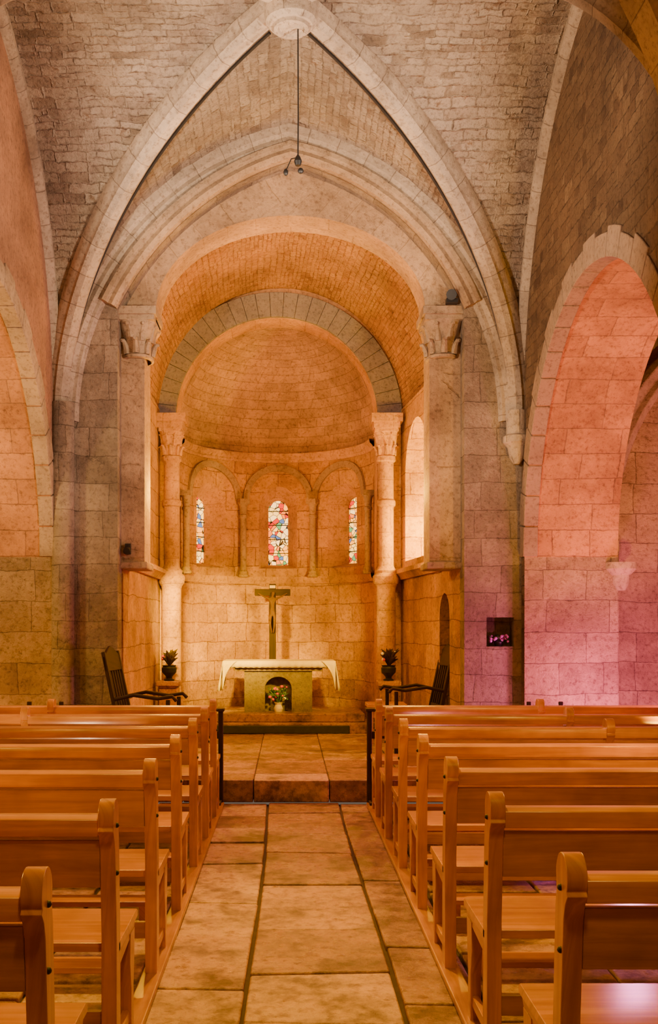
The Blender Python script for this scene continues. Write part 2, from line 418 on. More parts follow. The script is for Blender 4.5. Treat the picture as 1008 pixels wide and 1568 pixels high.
# ---------------------------------------------------------------- east wall with chancel arch
zA = 4.5
arcA = arc3((-1.615, zA), (-1.06, 5.27), (.02, 5.90))+arc3((.02, 5.90), (1.09, 5.33), (1.66, zA))[1:]
poly = [(-3.07, 0), (-1.615, 0)]+arcA+[(1.66, 0), (3.07, 0), (3.07, 6.6), (-3.07, 6.6)]
b = B(); b.prism(poly, EAST, YE, YE+.25)
we = b.build('wall_east', ['pier'], ang=30)
c = B(); c.box(1.87, 2.13, YE-.1, YE+.2, 1.315, 1.59); cut = c.build('cut', ['pier'])
boolcut(we, cut)
def uvbox(p, n):
    ax = max(range(3), key=lambda i: abs(n[i]))
    return (p.y, p.z) if ax == 0 else ((p.x, p.z) if ax == 1 else (p.x, p.y))
reuv(we, uvbox)
b = B()
b.sweep([(x, YE, z) for x, z in arcA], [(0, .01), (.0, -.02), (.01, .05), (.05, .09), (.09, .07), (.11, .10), (.15, .10), (.17, .02), (.17, -.02)], (0, -1, 0))
b.build('trim_arch_moulding', ['light'])
el = [(.02+1.30*cos(pi-pi*i/32), 4.55+.92*sin(pi-pi*i/32)) for i in range(33)]
zc = 2.12
poly = [(-1.63, zc), (-1.39, zc), (-1.39, 4.3), (-1.28, 4.45)]+el+[(1.32, 4.45), (1.36, 4.3), (1.36, zc), (1.68, zc), (1.68, 6.4), (-1.63, 6.4)]
def uvsof(p, n):
    if abs(n.y) > .5:
        if p.z > 4.5: return (atan2(p.z-4.4, p.x)*1.4+.1, .1)
        return (p.x*.2, p.z)
    return (p.z+p.x, p.y)
b = B(); b.prism(poly, EAST, YE+.22, YE+.65, uvfn=uvsof)
b.build('chancel_arch_order', ['order'], ang=30)
def capital(bd, x0, x1, y0, y1, z0, z1, mat=0, leaves=True):
    h = z1-z0; cx = (x0+x1)/2; cy = (y0+y1)/2; wx = (x1-x0)/2; wy = (y1-y0)/2
    bd.box(x0, x1, y0, y1, z1-h*.16, z1, mat)
    bd.box(x0+wx*.1, x1-wx*.1, y0+wy*.1, y1-wy*.1, z1-h*.26, z1-h*.16, mat)
    prof = [(.62, 0), (.74, .02), (.74, .07), (.62, .1), (.64, .3), (.72, .5), (.84, .66), (.92, .76)]
    n = 20; vs = []; fs = []
    for k, (r, z) in enumerate(prof):
        for j in range(n):
            a = 2*pi*j/n; e = (abs(cos(a))**4+abs(sin(a))**4)**(-.25)*(k/7)+(1-k/7)
            vs.append((cx+wx*r*e*cos(a), cy+wy*r*e*sin(a), z0+h*z))
    for k in range(len(prof)-1):
        for j in range(n): fs.append((k*n+j, k*n+(j+1) % n, (k+1)*n+(j+1) % n, (k+1)*n+j))
    bd.add(vs, fs, mat)
    if leaves:
        for k in range(8):
            a = k*pi/4
            for lv, (zb, zt) in enumerate(((.1, .42), (.35, .76))):
                aa = a+lv*pi/8
                P = []
                for q in range(6):
                    s_ = q/5; rr = .66+.35*s_**2.2; zz = zb+(zt-zb)*(s_ if s_ < .85 else .85-(s_-.85)*.6)
                    P.append((cx+wx*rr*cos(aa), cy+wy*rr*sin(aa), z0+h*zz))
                bd.tube(P, .02, 6, mat, rs=[wx*.16, wx*.17, wx*.15, wx*.12, wx*.1, wx*.07])
b = B()
capital(b, -1.66, -1.26, YE+.05, YE+.6, 4.08, 4.55)
capital(b, 1.28, 1.70, YE+.05, YE+.6, 4.08, 4.55)
b.build('pilaster_capital', ['light'])
b = B()
for x0, x1 in ((-1.63, -1.36), (1.33, 1.68)):
    b.box(x0, x1, YE+.18, YE+.68, 2.06, 2.13)
b.build('pilaster_corbel', ['light'], bevel=.012)

for sx, nm in ((1, 'south'), (-1, 'north')):
    a = [(YK+.02+2.0*cos(pi*i/40), 2.15+2.0*sin(pi*i/40)) for i in range(40, -1, -1)]
    poly = [(-3, 0), (a[0][0], 0)]+a+[(a[-1][0], 0), (YE, 0), (YE, 6.6), (-3, 6.6)]
    def uvs_(p, n):
        if abs(n.x) > .5: return (p.y, p.z)
        if p.z < 2.2: return (abs(p.x), p.z)
        return (abs(p.x), 2.15+2.0*atan2(p.z-2.15, p.y-YK-.02))
    b = B(); b.prism(poly, SIDE, sx*W, sx*3.07, uvfn=uvs_)
    for k, f in enumerate(b.f):
        if k >= 2:
            c0 = sum((b.v[i] for i in f), Vector())/len(f)
            if 2.1 < c0.z < 4.4 and abs(c0.y-YK) < 2.1: b.m[k] = 1
            elif c0.z <= 2.1 and abs(c0.y-YK-2.02) < .1: b.m[k] = 2
    b.build('wall_'+nm, ['rough' if sx > 0 else 'plaster', 'soffit', 'ashlar'], ang=30)
    b = B(); n = 22
    for i in range(n):
        a0 = pi*i/n+.003; a1 = pi*(i+1)/n-.003; ro = 2.0+(.19 if i % 2 else .15)
        pts = [(YK+.02+r*cos(t), 2.15+r*sin(t)) for r, t in ((1.985, a0), (ro, a0), (ro, (a0+a1)/2), (ro, a1), (1.985, a1), (1.985, (a0+a1)/2))]
        b.prism(pts, SIDE, sx*(W-.015), sx*(W+.12))
    b.build('arcade_voussoirs_'+nm, ['brown' if sx > 0 else 'light'], bevel=.006)

b = B()
b.box(3.07, 5.6, 10.3, 10.6, 0, 5.2); b.build('wall_chapel_east', ['ashlar'])
b = B(); b.box(3.07, 3.12, 10.0, 10.6, 0, 5.2); b.build('wall_chapel_return', ['ashlar'])
b = B(); b.box(5.4, 5.7, 4.5, 10.6, 0, 5.2); b.build('wall_chapel_south', ['ashlar'])
b = B(); b.box(3.07, 5.7, 4.2, 4.5, 0, 5.2); b.build('wall_chapel_west', ['ashlar'])
b = B(); b.box(-5.7, -3.07, 9.95, 10.3, 0, 5.2); b.build('wall_aisle_east', ['ashlar'])
b = B(); b.box(-5.7, -5.4, 4.5, 10.3, 0, 5.2); b.build('wall_aisle_north', ['ashlar'])
b = B(); b.box(-5.7, -3.07, 4.2, 4.5, 0, 5.2); b.build('wall_aisle_west', ['ashlar'])
b = B(); b.box(3.07, 5.7, 4.2, 10.6, 5.0, 5.2); b.build('ceiling_chapel', ['vault'])
b = B(); b.box(-5.7, -3.07, 4.2, 10.3, 5.0, 5.2); b.build('ceiling_aisle', ['vault'])
b = B(); b.box(-2.3, 2.3, -3.1, -2.9, 0, 6.6); b.build('wall_west', ['ashlar'])
b = B()
pa = [(3.12+1.1-1.1*cos(pi*i/24), 10.25, 2.2+1.9*sin(pi*i/24)) for i in range(25)]
b.sweep(pa, [(0, -.1), (0, .1), (.06, .16), (.12, .12), (.2, .16), (.26, .1), (.26, -.1)], (0, -1, 0))
b.build('chapel_wall_arch', ['light'], bevel=.01)
b = B()
b.lathe([(0, 0), (.05, 0), (.08, .06), (.09, .14), (.13, .18), (.15, .2), (.15, .26), (0, .26)], (3.1, 9.90, 1.84), 16)
b.build('arcade_corbel', ['light'])
b = B()
b.box(3.85, 4.35, 10.26, 10.3, 2.0, 2.9, 0); b.box(3.8, 3.86, 10.2, 10.31, 1.95, 2.95, 1); b.box(4.34, 4.4, 10.2, 10.31, 1.95, 2.95, 1); b.box(3.8, 4.4, 10.2, 10.31, 2.9, 2.96, 1); b.box(3.8, 4.4, 10.18, 10.31, 1.93, 2.0, 1); b.box(4.08, 4.12, 10.23, 10.3, 2, 2.9, 1)
b.build('wall_cabinet', ['iron', 'oak'])  # dark chapel window: black panel in an oak frame with mullion and sill

# ---------------------------------------------------------------- chancel
YC0, YC1 = YE+.25, 13.2
b = B(); b.box(-1.9, -1.6, YC0, YC1, 0, 4.2); b.build('wall_chancel_north', ['apse'])
p0 = Vector((1.66, YC0)); p1 = Vector((1.40, YC1)); dv = (p1-p0).normalized(); nv = Vector((dv.y, -dv.x))
def SK(u, v, w):
    q = p0+dv*u+nv*w; return (q.x, q.y, v)
Lc = (p1-p0).length
ws, we_ = 1.45, 2.68; wr = (we_-ws)/2
aw = [(ws+wr-wr*cos(pi*i/16), 3.32+wr*sin(pi*i/16)) for i in range(17)]
b = B()
b.prism([(0, 0), (.42, 0), (.42, 1.6)]+[(.64-.22*cos(pi*i/8), 1.6+.25*sin(pi*i/8)) for i in range(9)]+[(.86, 0), (ws, 0), (ws, 2.3), (ws, 3.32)]+aw[1:-1]+[(we_, 3.32), (we_, 2.3), (Lc, 2.3), (Lc, 4.2), (0, 4.2)], SK, 0, .6)
b.prism([(ws-.0, 0), (Lc, 0), (Lc, 2.3), (ws, 2.3)], SK, 0.001, .6)
b.build('wall_chancel_south', ['apse'], ang=30)
b = B()
b.prism([(ws, 2.25)]+[(ws, 3.32)]+aw[1:-1]+[(we_, 3.32), (we_, 2.25)], SK, .58, .62)
b.build('window_4', ['apse'])
b = B(); b.prism([(.42, .19), (.86, .19), (.86, 1.6)]+[(.64+.22*cos(pi*i/8), 1.6+.25*sin(pi*i/8)) for i in range(1, 8)]+[(.42, 1.6)], SK, .12, .18, grain=True)
b.prism([(.80, 1.0), (.83, 1.0), (.83, 1.12), (.80, 1.12)], SK, .08, .12, 1)
b.build('door_1', ['dark', 'iron'])
b = B()
sp = [(0, 2.08), (.04, 2.08), (.08, 2.14), (.1, 2.15), (.1, 2.2), (0, 2.2)]
b.prism([(-1.6+a, z) for a, z in sp], EAST, YE+.66, YC1-.02)
vs = []; n = len(sp)
for u in (.45, Lc):
    for a, z in sp: vs.append(SK(u, z, -a))
b.add(vs, [tuple(range(n)), tuple(range(n, 2*n))]+[(i, i+n, (i+1) % n+n, (i+1) % n) for i in range(n)])
b.build('trim_string_course', ['apsetrim'])
b = B(); vs = []; fs = []; uvs = []
K = 32; J = 12
for j in range(J+1):
    s_ = j/J; y = YE+.4+s_*(YC1-YE-.4); cx = .03*(1-s_)-.1*s_; w = 1.66*(1-s_)+1.52*s_
    for i in range(K+1):
        a = pi-pi*i/K; vs.append((cx+w*cos(a), y, 4.1+1.62*sin(a)))
for j in range(J):
    for i in range(K):
        fs.append((j*(K+1)+i, j*(K+1)+i+1, (j+1)*(K+1)+i+1, (j+1)*(K+1)+i))
        f = lambda i, j: (j*.22, i*.16)
        uvs.append([f(i, j), f(i+1, j), f(i+1, j+1), f(i, j+1)])
b.add(vs, fs, 0, uvs=uvs); b.build('ceiling_chancel_barrel', ['barrel'], ang=60)
AX, AZ, AR = -.147, 4.10, 1.25
arc = [(AX+AR*cos(pi-pi*i/40), AZ+AR*sin(pi-pi*i/40)) for i in range(41)]
b = B(); b.prism([(-1.95, 0), (AX-AR, 0)]+arc+[(AX+AR, 0), (1.9, 0), (1.9, 6.2), (-1.95, 6.2)], EAST, YC1, YC1+.42, uvfn=lambda p, n: (p.x, p.z) if abs(n.y) > .5 else (p.y, atan2(p.z-AZ, p.x-AX)*1.25 if p.z > AZ else p.z))
b.build('wall_apse_arch', ['apsetrim'], ang=30)
b = B(); n = 27
for i in range(n):
    a0 = pi*i/n+.0015; a1 = pi*(i+1)/n-.0015; r0, r1 = AR+.005, AR+.31
    pts = [(AX+r*cos(t), AZ+r*sin(t)) for r, t in ((r0, a0), (r1, a0), (r1, (a0+a1)/2), (r1, a1), (r0, a1), (r0, (a0+a1)/2))]
    b.prism(pts, EAST, YC1-.05, YC1+.06)
b.build('apse_arch_voussoirs', ['grey'], bevel=.003)
# apse : inner skin with splayed window openings
CY = 13.6; RA = 1.27
def AP(th, z, r): return (AX+r*sin(th), CY+r*cos(th), z)
def archout(hw, z0, z1, n=12):
    return [(-hw, z0), (-hw, z1-hw)]+[(-hw*cos(pi*i/n), z1-hw+hw*sin(pi*i/n)) for i in range(1, n)]+[(hw, z1-hw), (hw, z0)]
WT = [radians(-47), 0, radians(45)]
HW, WZ0, WZ1 = .27, 2.32, 3.47
edges = [-pi/2]
for th in WT: edges += [th-HW/RA, th+HW/RA]
edges.append(pi/2)
b = B()
def addstrip(t0, t1, za0, za1, zb0, zb1):
    vs = [AP(t0, za0, RA), AP(t1, za1, RA), AP(t1, zb1, RA), AP(t0, zb0, RA)]
    b.add(vs, [(0, 1, 2, 3)], uvs=[[(t0*RA, za0), (t1*RA, za1), (t1*RA, zb1), (t0*RA, zb0)]])
for k in range(len(edges)-1):
    e0, e1 = edges[k], edges[k+1]
    if k % 2 == 0:
        m = max(2, int((e1-e0)/radians(3)))
        for i in range(m): 
            t0 = e0+(e1-e0)*i/m; t1 = e0+(e1-e0)*(i+1)/m
            addstrip(t0, t1, 0, 0, 3.95, 3.95)
    else:
        th = (e0+e1)/2; m = 14
        for i in range(m):
            s0, s1 = -HW*cos(pi*i/m), -HW*cos(pi*(i+1)/m)
            z0 = WZ1-HW+HW*sin(pi*i/m); z1 = WZ1-HW+HW*sin(pi*(i+1)/m)
            addstrip(th+s0/RA, th+s1/RA, 0, 0, WZ0, WZ0)
            addstrip(th+s0/RA, th+s1/RA, z0, z1, 3.95, 3.95)
for th in WT:
    ring1 = [(AP(th+s_/RA, z, RA)) for s_, z in archout(HW, WZ0, WZ1, 14)]
    ring2 = [(AX+1.50*sin(th)+s_*cos(th), CY+1.50*cos(th)-s_*sin(th), z) for s_, z in archout(.14, 2.38, 3.30, 14)]
    ring3 = [(AX+1.58*sin(th)+s_*cos(th), CY+1.58*cos(th)-s_*sin(th), z) for s_, z in archout(.14, 2.38, 3.30, 14)]
    m = len(ring1)
    fs = [(k*m+i, k*m+(i+1) % m, (k+1)*m+(i+1) % m, (k+1)*m+i) for k in range(2) for i in range(m)]
    b.add(ring1+ring2+ring3, fs, 1)
b.build('wall_apse', ['apse', 'apsetrim'], ang=50)
for th in WT:
    b = B()
    def loc(s_, z, r): return (AX+r*sin(th)+s_*cos(th), CY+r*cos(th)-s_*sin(th), z)
    b.prism(archout(.15, 2.37, 3.31), lambda u, v, w: loc(u, v, w), 1.55, 1.56)
    for zz in (2.55, 2.75, 2.95, 3.15): b.prism([(-.14, zz-.005), (.14, zz-.005), (.14, zz+.005), (-.14, zz+.005)], lambda u, v, w: loc(u, v, w), 1.53, 1.55, 1)
    b.build('window_%d' % (WT.index(th)+1), ['glass', 'iron'])
b = B(); vs = []; fs = []; uvs = []; K, J = 40, 18
for j in range(J+1):
    ph = pi/2*j/J
    for i in range(K+1):
        th = -pi/2+pi*i/K
        vs.append(AP(th, 3.9+1.5*sin(ph), (RA+.02)*cos(ph)))
for j in range(J):
    for i in range(K):
        fs.append((j*(K+1)+i, j*(K+1)+i+1, (j+1)*(K+1)+i+1, (j+1)*(K+1)+i))
        f = lambda i, j: (i/K*4*cos(pi/2*j/J*.7), j/J*2.2)
        uvs.append([f(i, j), f(i+1, j), f(i+1, j+1), f(i, j+1)])
b.add(vs, fs, 0, uvs=uvs); b.build('ceiling_apse_semidome', ['dome'], ang=70, weld=False)
b = B()
def ring(prof, t0=-pi/2, t1=pi/2, n=40, mat=0):
    m = len(prof); vs = []; fs = []
    for i in range(n+1):
        th = t0+(t1-t0)*i/n
        for dr, z in prof: vs.append(AP(th, z, RA-dr))
    for i in range(n):
        for q in range(m):
            fs.append((i*m+q, (i+1)*m+q, (i+1)*m+(q+1) % m, i*m+(q+1) % m))
    b.add(vs, fs, mat)
ring([(-.02, 3.80), (.03, 3.80), (.05, 3.84), (.08, 3.87), (.09, 3.92), (-.02, 3.92)])
b.build('trim_apse_cornice', ['apsetrim'])
b = B(); ring([(-.02, 2.10), (.03, 2.10), (.06, 2.14), (.07, 2.20), (-.02, 2.20)])
b.build('trim_apse_ledge', ['apsetrim'])
b = B()
for th0 in WT:
    n = 20; m = 4; vs = []; fs = []
    hw0, hw1 = .42, .51
    for i in range(n+1):
        a = pi-pi*i/n
        for rr, dr in ((hw0, -.02), (hw0, .035), (hw1, .035), (hw1, -.02)):
            s_ = rr*cos(a); vs.append(AP(th0+s_/RA, 3.27+rr*.98*sin(a), RA-dr))
    for i in range(n):
        for q in range(m): fs.append((i*m+q, (i+1)*m+q, (i+1)*m+(q+1) % m, i*m+(q+1) % m))
    b.add(vs, fs)
b.build('trim_blind_arcade', ['col'])
for td in (-84, -24, 24, 84):
    b = B(); th = radians(td); x, y, _ = AP(th, 0, RA-.085)
    b.lathe([(0, 0), (.07, 0), (.075, .03), (.06, .05), (.06, .08), (.045, .1), (.045, .82), (.055, .83), (.055, .86), (.045, .87), (.055, .98), (.08, 1.03)], (x, y, 2.19), 16)
    b.lathe([(0, 0), (.1, 0), (.1, .07), (0, .07)], (x, y, 3.2), 4, 0, pi/4-th, pi/4-th+2*pi)
    b.build('apse_colonnette', ['col'])
for x in (-1.44, 1.20):
    b = B(); y = 13.04
    b.lathe([(0, 0), (.17, 0), (.17, .1), (.15, .14), (.13, .2), (.12, .24), (.12, 1.55), (.13, 1.58), (.16, 1.62), (.165, 1.66), (.165, 1.7), (.13, 1.74), (.14, 1.77), (.11, 1.8), (.095, 1.84), (.095, 2.55), (.115, 2.57), (.12, 2.6), (.115, 2.63), (.095, 2.65), (.095, 3.1), (.12, 3.12), (.12, 3.15)], (x, y, .42), 24)
    capital(b, x-.16, x+.16, y-.16, y+.16, 3.56, 4.0)
    b.box(x-.19, x+.19, y-.19, y+.19, 4.0, 4.10)
    b.build('apse_column', ['apsetrim'])

# ---------------------------------------------------------------- floor
b = B(); cols = [-5.4, -4.6, -3.9, -3.3, -2.7, -2.1, -1.6, -1.1, -.62, -.17, .44, .80, 1.4, 2.0, 2.6, 3.2, 3.9, 4.6, 5.4]
rr = random.Random(11)
ebx = lambda i, y: cols[i]+.014*sin(y*.9+i*2.3)
for i in range(len(cols)-1):
    y = -2.9-rr.random()*.5; sk = 0
    while y < 9.04:
        l = rr.uniform(.45, 1.0); y2 = min(y+l, 9.04)
        if y2-y > .02:
            dz = rr.uniform(-.010, .004); sk2 = rr.uniform(-.02, .02) if y2 < 9 else 0
            g = .005; j = lambda: rr.uniform(0, .007)
            top = [(ebx(i, y)+g+j(), y+g-sk+j(), dz), (ebx(i+1, y)-g-j(), y+g+sk+j(), dz), (ebx(i+1, y2)-g-j(), y2-g+sk2-j(), dz), (ebx(i, y2)+g+j(), y2-g-sk2-j(), dz)]
            n = 4
            b.add([(p[0], p[1], -.08) for p in top]+top, [tuple(range(n)), tuple(range(n, 2*n))]+[(q, (q+1) % n, (q+1) % n+n, q+n) for q in range(n)])
            sk = sk2
        y = y2
b.box(-5.6, 5.6, -3, 9.1, -.1, -.025, 1)
b.build('floor', ['floor', 'joint'], bevel=.009)
b = B()
colp = [-5.4, -4.2, -3.1, -2.2, -1.5, -.9, -.3, .35, 1.0, 1.7, 2.4, 3.1, 4.2, 5.4]
for i in range(len(colp)-1):
    y = 9.05; first = True
    while y < 13.02:
        l = .42 if first else rr.uniform(.6, 1.1); y2 = min(y+l, 13.02)
        if abs(colp[i]) > 1.75 and y2 > 9.9: y2 = 9.98
        b.box(colp[i]+.003, colp[i+1]-.003, y+.003, y2-.003, 0 if first else .1, .19+rr.uniform(-.003, .003))
        first = False; y = y2
        if y >= 9.98 and abs(colp[i]) > 1.75: break
b.box(-1.8, 1.8, 9.2, 15, .0, .18, 1)
b.build('floor_chancel', ['floor', 'joint'], bevel=.008)
b = B()
b.box(-1.55, 1.36, 13.0, 14.2, .19, .315, 0); b.box(-1.2, .95, 13.18, 14.4, .315, .42, 0)
b.box(-1.0, .75, 12.97, 13.0, .19, .29, 1)
b.build('altar_step', ['floor', 'green'], bevel=.01)

# ---------------------------------------------------------------- altar
root = link(bpy.data.objects.new('altar', None))
ax0, ax1, ay0, ay1 = -.56, .30, 13.42, 13.95
cx = (ax0+ax1)/2
b = B()
hole = [(cx-.17, .42)]+[(cx-.17*cos(pi*i/12), .72+.15*sin(pi*i/12)) for i in range(13)]+[(cx+.17, .42)]
b.prism([(ax0, .42)]+hole+[(ax1, .42), (ax1, .98), (ax0, .98)], EAST, ay0, ay1)
b.box(cx-.2, cx+.2, ay0+.2, ay0+.25, .42, .95)
b.build('altar_block', ['altarst'], parent=root)
b = B(); b.box(-.80, .56, 13.36, 14.0, .98, 1.06); b.box(-.68, .43, 13.39, 13.98, .94, .98)
b.build('altar_slab', ['light'], bevel=.012, parent=root)
b = B()
b.box(-.82, .58, 13.34, 14.01, 1.062, 1.072)
nx = 70; vs = []; fs = []
for i in range(nx+1):
    x = -.82+1.40*i/nx; wv = .006*sin(i*1.3); d = .075+.012*abs(sin(i*.9))
    vs += [(x, 13.338, 1.07), (x, 13.333+wv, 1.07-d*.5), (x, 13.335+wv, 1.07-d)]
for i in range(nx):
    for q in range(2): fs.append((i*3+q, i*3+3+q, i*3+4+q, i*3+1+q))
b.add(vs, fs)
for sx, xe in ((-1, -.82), (1, .58)):
    ny = 24; vs = []; fs = []
    for i in range(ny+1):
        s_ = i/ny; y = 13.335+.67*s_
        for q in range(6):
            d = q/5; hem = .38-.10*abs(s_-.05); vs.append((xe+sx*(.01+.035*d*(1+sin(i*1.25))), y-.015*d*(1 if i < 2 else 0), 1.07-hem*d))
    for i in range(ny):
        for q in range(5): fs.append((i*6+q, i*6+6+q, i*6+7+q, i*6+1+q))
    b.add(vs, fs)
    vs = []; fs = []
    for i in range(9):
        s_ = i/8
        for q in range(6):
            d = q/5; w = .18*(1-d*.7)
            vs.append((xe-sx*w*s_+sx*.012, 13.325-.012*sin(s_*9)*d, 1.07-(.38-.27*s_)*d))
    for i in range(8):
        for q in range(5): fs.append((i*6+q, i*6+6+q, i*6+7+q, i*6+1+q))
    b.add(vs, fs)
b.build('altar_cloth', ['cloth'], ang=80, parent=root, solid=.004)
b = B(); rr = random.Random(5)
b.lathe([(0, 0), (.05, 0), (.06, .04), (.04, .09), (.055, .12)], (cx, 13.5, .42), 14, 4)
for i in range(46):
    a = rr.uniform(0, 2*pi); r_ = .12*sqrt(rr.random()); z = .56+rr.uniform(0, .18)
    p = (cx+r_*cos(a), 13.5+r_*.5*sin(a), z)
    b.ball(p, rr.uniform(.013, .024), rr.choice([0, 0, 1, 2, 3, 3, 3]), (1, 1, .8), 6)
for i in range(26):
    a = rr.uniform(0, 2*pi); b.tube([(cx, 13.5, .53), (cx+.06*cos(a), 13.5+.03*sin(a), .62), (cx+.14*cos(a), 13.5+.06*sin(a), rr.uniform(.56, .74))], .005, 5, 3, rs=[.003, .014, .002])
b.build('altar_bouquet', ['red', 'pink', 'white', 'leaf', 'cloth'])
cr = link(bpy.data.objects.new('crucifix', None))
b = B(); X0, Y0 = -.215, 14.25
b.box(X0-.045, X0+.045, Y0, Y0+.05, .42, 2.08, grain=True); b.box(X0-.24, X0+.24, Y0-.004, Y0+.046, 1.92, 2.01, grain=True)
b.box(X0-.18, X0+.18, Y0-.12, Y0+.14, .42, .5, grain=True); b.box(X0-.04, X0+.04, Y0-.01, Y0, 2.02, 2.06, 1)
b.build('cross', ['dark', 'cloth'], bevel=.005, parent=cr)
def skin(name, pts, edges, rad, mat, parent=None):
    me = bpy.data.meshes.new(name); me.from_pydata(pts, edges, []); me.materials.append(M[mat])
    o = link(bpy.data.objects.new(name, me)); o.modifiers.new('skin', 'SKIN')
    try:
        for i, r in enumerate(rad):
            me.skin_vertices[0].data[i].radius = (r, r*.85)
        me.skin_vertices[0].data[0].use_root = True
    except Exception as e: print('skin', e)
    ss = o.modifiers.new('ss', 'SUBSURF'); ss.levels = 2; ss.render_levels = 2
    if parent: o.parent = parent
    return o
y = Y0-.04
pts = [(X0, y, 1.70), (X0, y, 1.78), (X0, y, 1.86), (X0, y, 1.905), (X0+.01, y-.015, 1.95), (X0+.01, y-.012, 1.975),
       (X0-.045, y, 1.875), (X0-.12, y, 1.91), (X0-.2, y+.01, 1.955), (X0+.045, y, 1.875), (X0+.12, y, 1.91), (X0+.2, y+.01, 1.955),
       (X0-.025, y, 1.66), (X0-.03, y-.035, 1.54), (X0-.008, y, 1.42), (X0+.025, y, 1.66), (X0+.03, y-.035, 1.54), (X0+.008, y, 1.42)]
ed = [(0, 1), (1, 2), (2, 3), (3, 4), (4, 5), (2, 6), (6, 7), (7, 8), (2, 9), (9, 10), (10, 11), (0, 12), (12, 13), (13, 14), (0, 15), (15, 16), (16, 17)]
skin('corpus', pts, ed, [.032, .03, .036, .014, .025, .02, .018, .013, .009, .018, .013, .009, .024, .017, .01, .024, .017, .01], 'skin', cr)

for x in (-1.42, 1.19):
    b = B(); y = 12.6
    b.box(x-.14, x+.14, y-.14, y+.14, .19, .27); b.box(x-.11, x+.11, y-.11, y+.11, .27, .80); b.box(x-.14, x+.14, y-.14, y+.14, .80, .86)
    b.build('stone_pedestal', ['apse'], bevel=.01)
    b = B()
    b.lathe([(0, 0), (.06, 0), (.065, .015), (.035, .03), (.04, .05), (.085, .1), (.09, .15), (.075, .17), (.085, .185), (.07, .185), (0, .17)], (x, y, .86), 18, 0)
    rr = random.Random(int(x*10))
    for i in range(40):
        a = rr.uniform(0, 2*pi); r_ = rr.uniform(.03, .13); h = rr.uniform(.1, .24)
        b.tube([(x, y, 1.03), (x+r_*.5*cos(a), y+r_*.5*sin(a), 1.03+h*.7), (x+r_*cos(a), y+r_*sin(a), 1.03+h*.9)], .01, 5, 1, rs=[.004, .02, .003])
    for i in range(8):
        a = rr.uniform(0, 2*pi); b.ball((x+.08*cos(a), y+.08*sin(a), 1.1+rr.uniform(-.02, .1)), .02, 2 if i % 3 else 3, n=6)
    b.build('flower_urn', ['iron', 'dark', 'red', 'white'])

b = B(); rr = random.Random(2)
b.lathe([(0, 0), (.035, 0), (.045, .04), (.03, .06)], (2.0, 10.08, 1.317), 12, 2)
for i in range(40):
    b.ball((2.0+rr.uniform(-.085, .085), 10.08+rr.uniform(-.04, .04), 1.39+rr.uniform(-.03, .03)), rr.uniform(.010, .017), 0 if i % 3 else 1, n=6)
b.build('niche_flowers', ['pink', 'leaf', 'iron'])

# ---------------------------------------------------------------- armchairs
def armchair(x, y, z, rot):
    b = B(); Mx = Matrix.Translation((x, y, z)) @ Matrix.Rotation(rot, 4, 'Z')
    def bx(*a, R4=None):
        b.box(*a, grain=True, M4=Mx @ R4 if R4 else Mx)
    P = lambda *p: tuple(Mx @ Vector(p))
    tilt = Matrix.Translation((0, .24, .42)) @ Matrix.Rotation(radians(-12), 4, 'X')
    bx(-.25, .25, -.23, .26, .41, .44)
    for sx in (-.25, .215):
        bx(sx, sx+.035, -.23, -.195, 0, .66)
        bx(sx, sx+.035, -.02, .015, -.42, .68, R4=tilt)
        b.tube([P(sx+.018, .28, .66), P(sx+.018, .1, .70), P(sx+.018, -.12, .67), P(sx+.018, -.25, .69), P(sx+.018, -.29, .65)], .018, 8)
        bx(sx+.008, sx+.028, -.22, .22, .12, .15)
    b.prism([(-.25, .50), (.25, .50), (.25, .64), (.1, .70), (0, .73), (-.1, .70), (-.25, .64)], lambda u, v, w: tuple(Mx @ (tilt @ Vector((u, w, v)))), -.015, .012, grain=True)
    for k in range(5):
        u = -.16+.08*k; bx(u-.013, u+.013, -.01, .01, .08, .52, R4=tilt)
    bx(-.23, .23, -.01, .02, .06, .1, R4=tilt)
    bx(-.23, .23, -.22, -.2, .34, .41); bx(-.23, .23, -.03, .0, .12, .15)
    b.build('armchair', ['dark'], bevel=.005)
armchair(-1.26, 9.68, .19, radians(84))
armchair(1.27, 10.9, .19, radians(-84))
b = B(); x, y = 1.12, 12.0
b.box(x-.24, x+.2, y-.2, y+.2, .60, .64, grain=True)
for u in (-.22, .14):
    for v in (-.18, .14): b.box(x+u, x+u+.045, y+v, y+v+.045, .19, .60, grain=True)
b.box(x-.2, x+.16, y-.17, y-.15, .48, .58, grain=True); b.box(x-.2, x+.16, y-.02, y+.02, .3, .34, grain=True)
b.build('wooden_stool', ['pew'], bevel=.006)

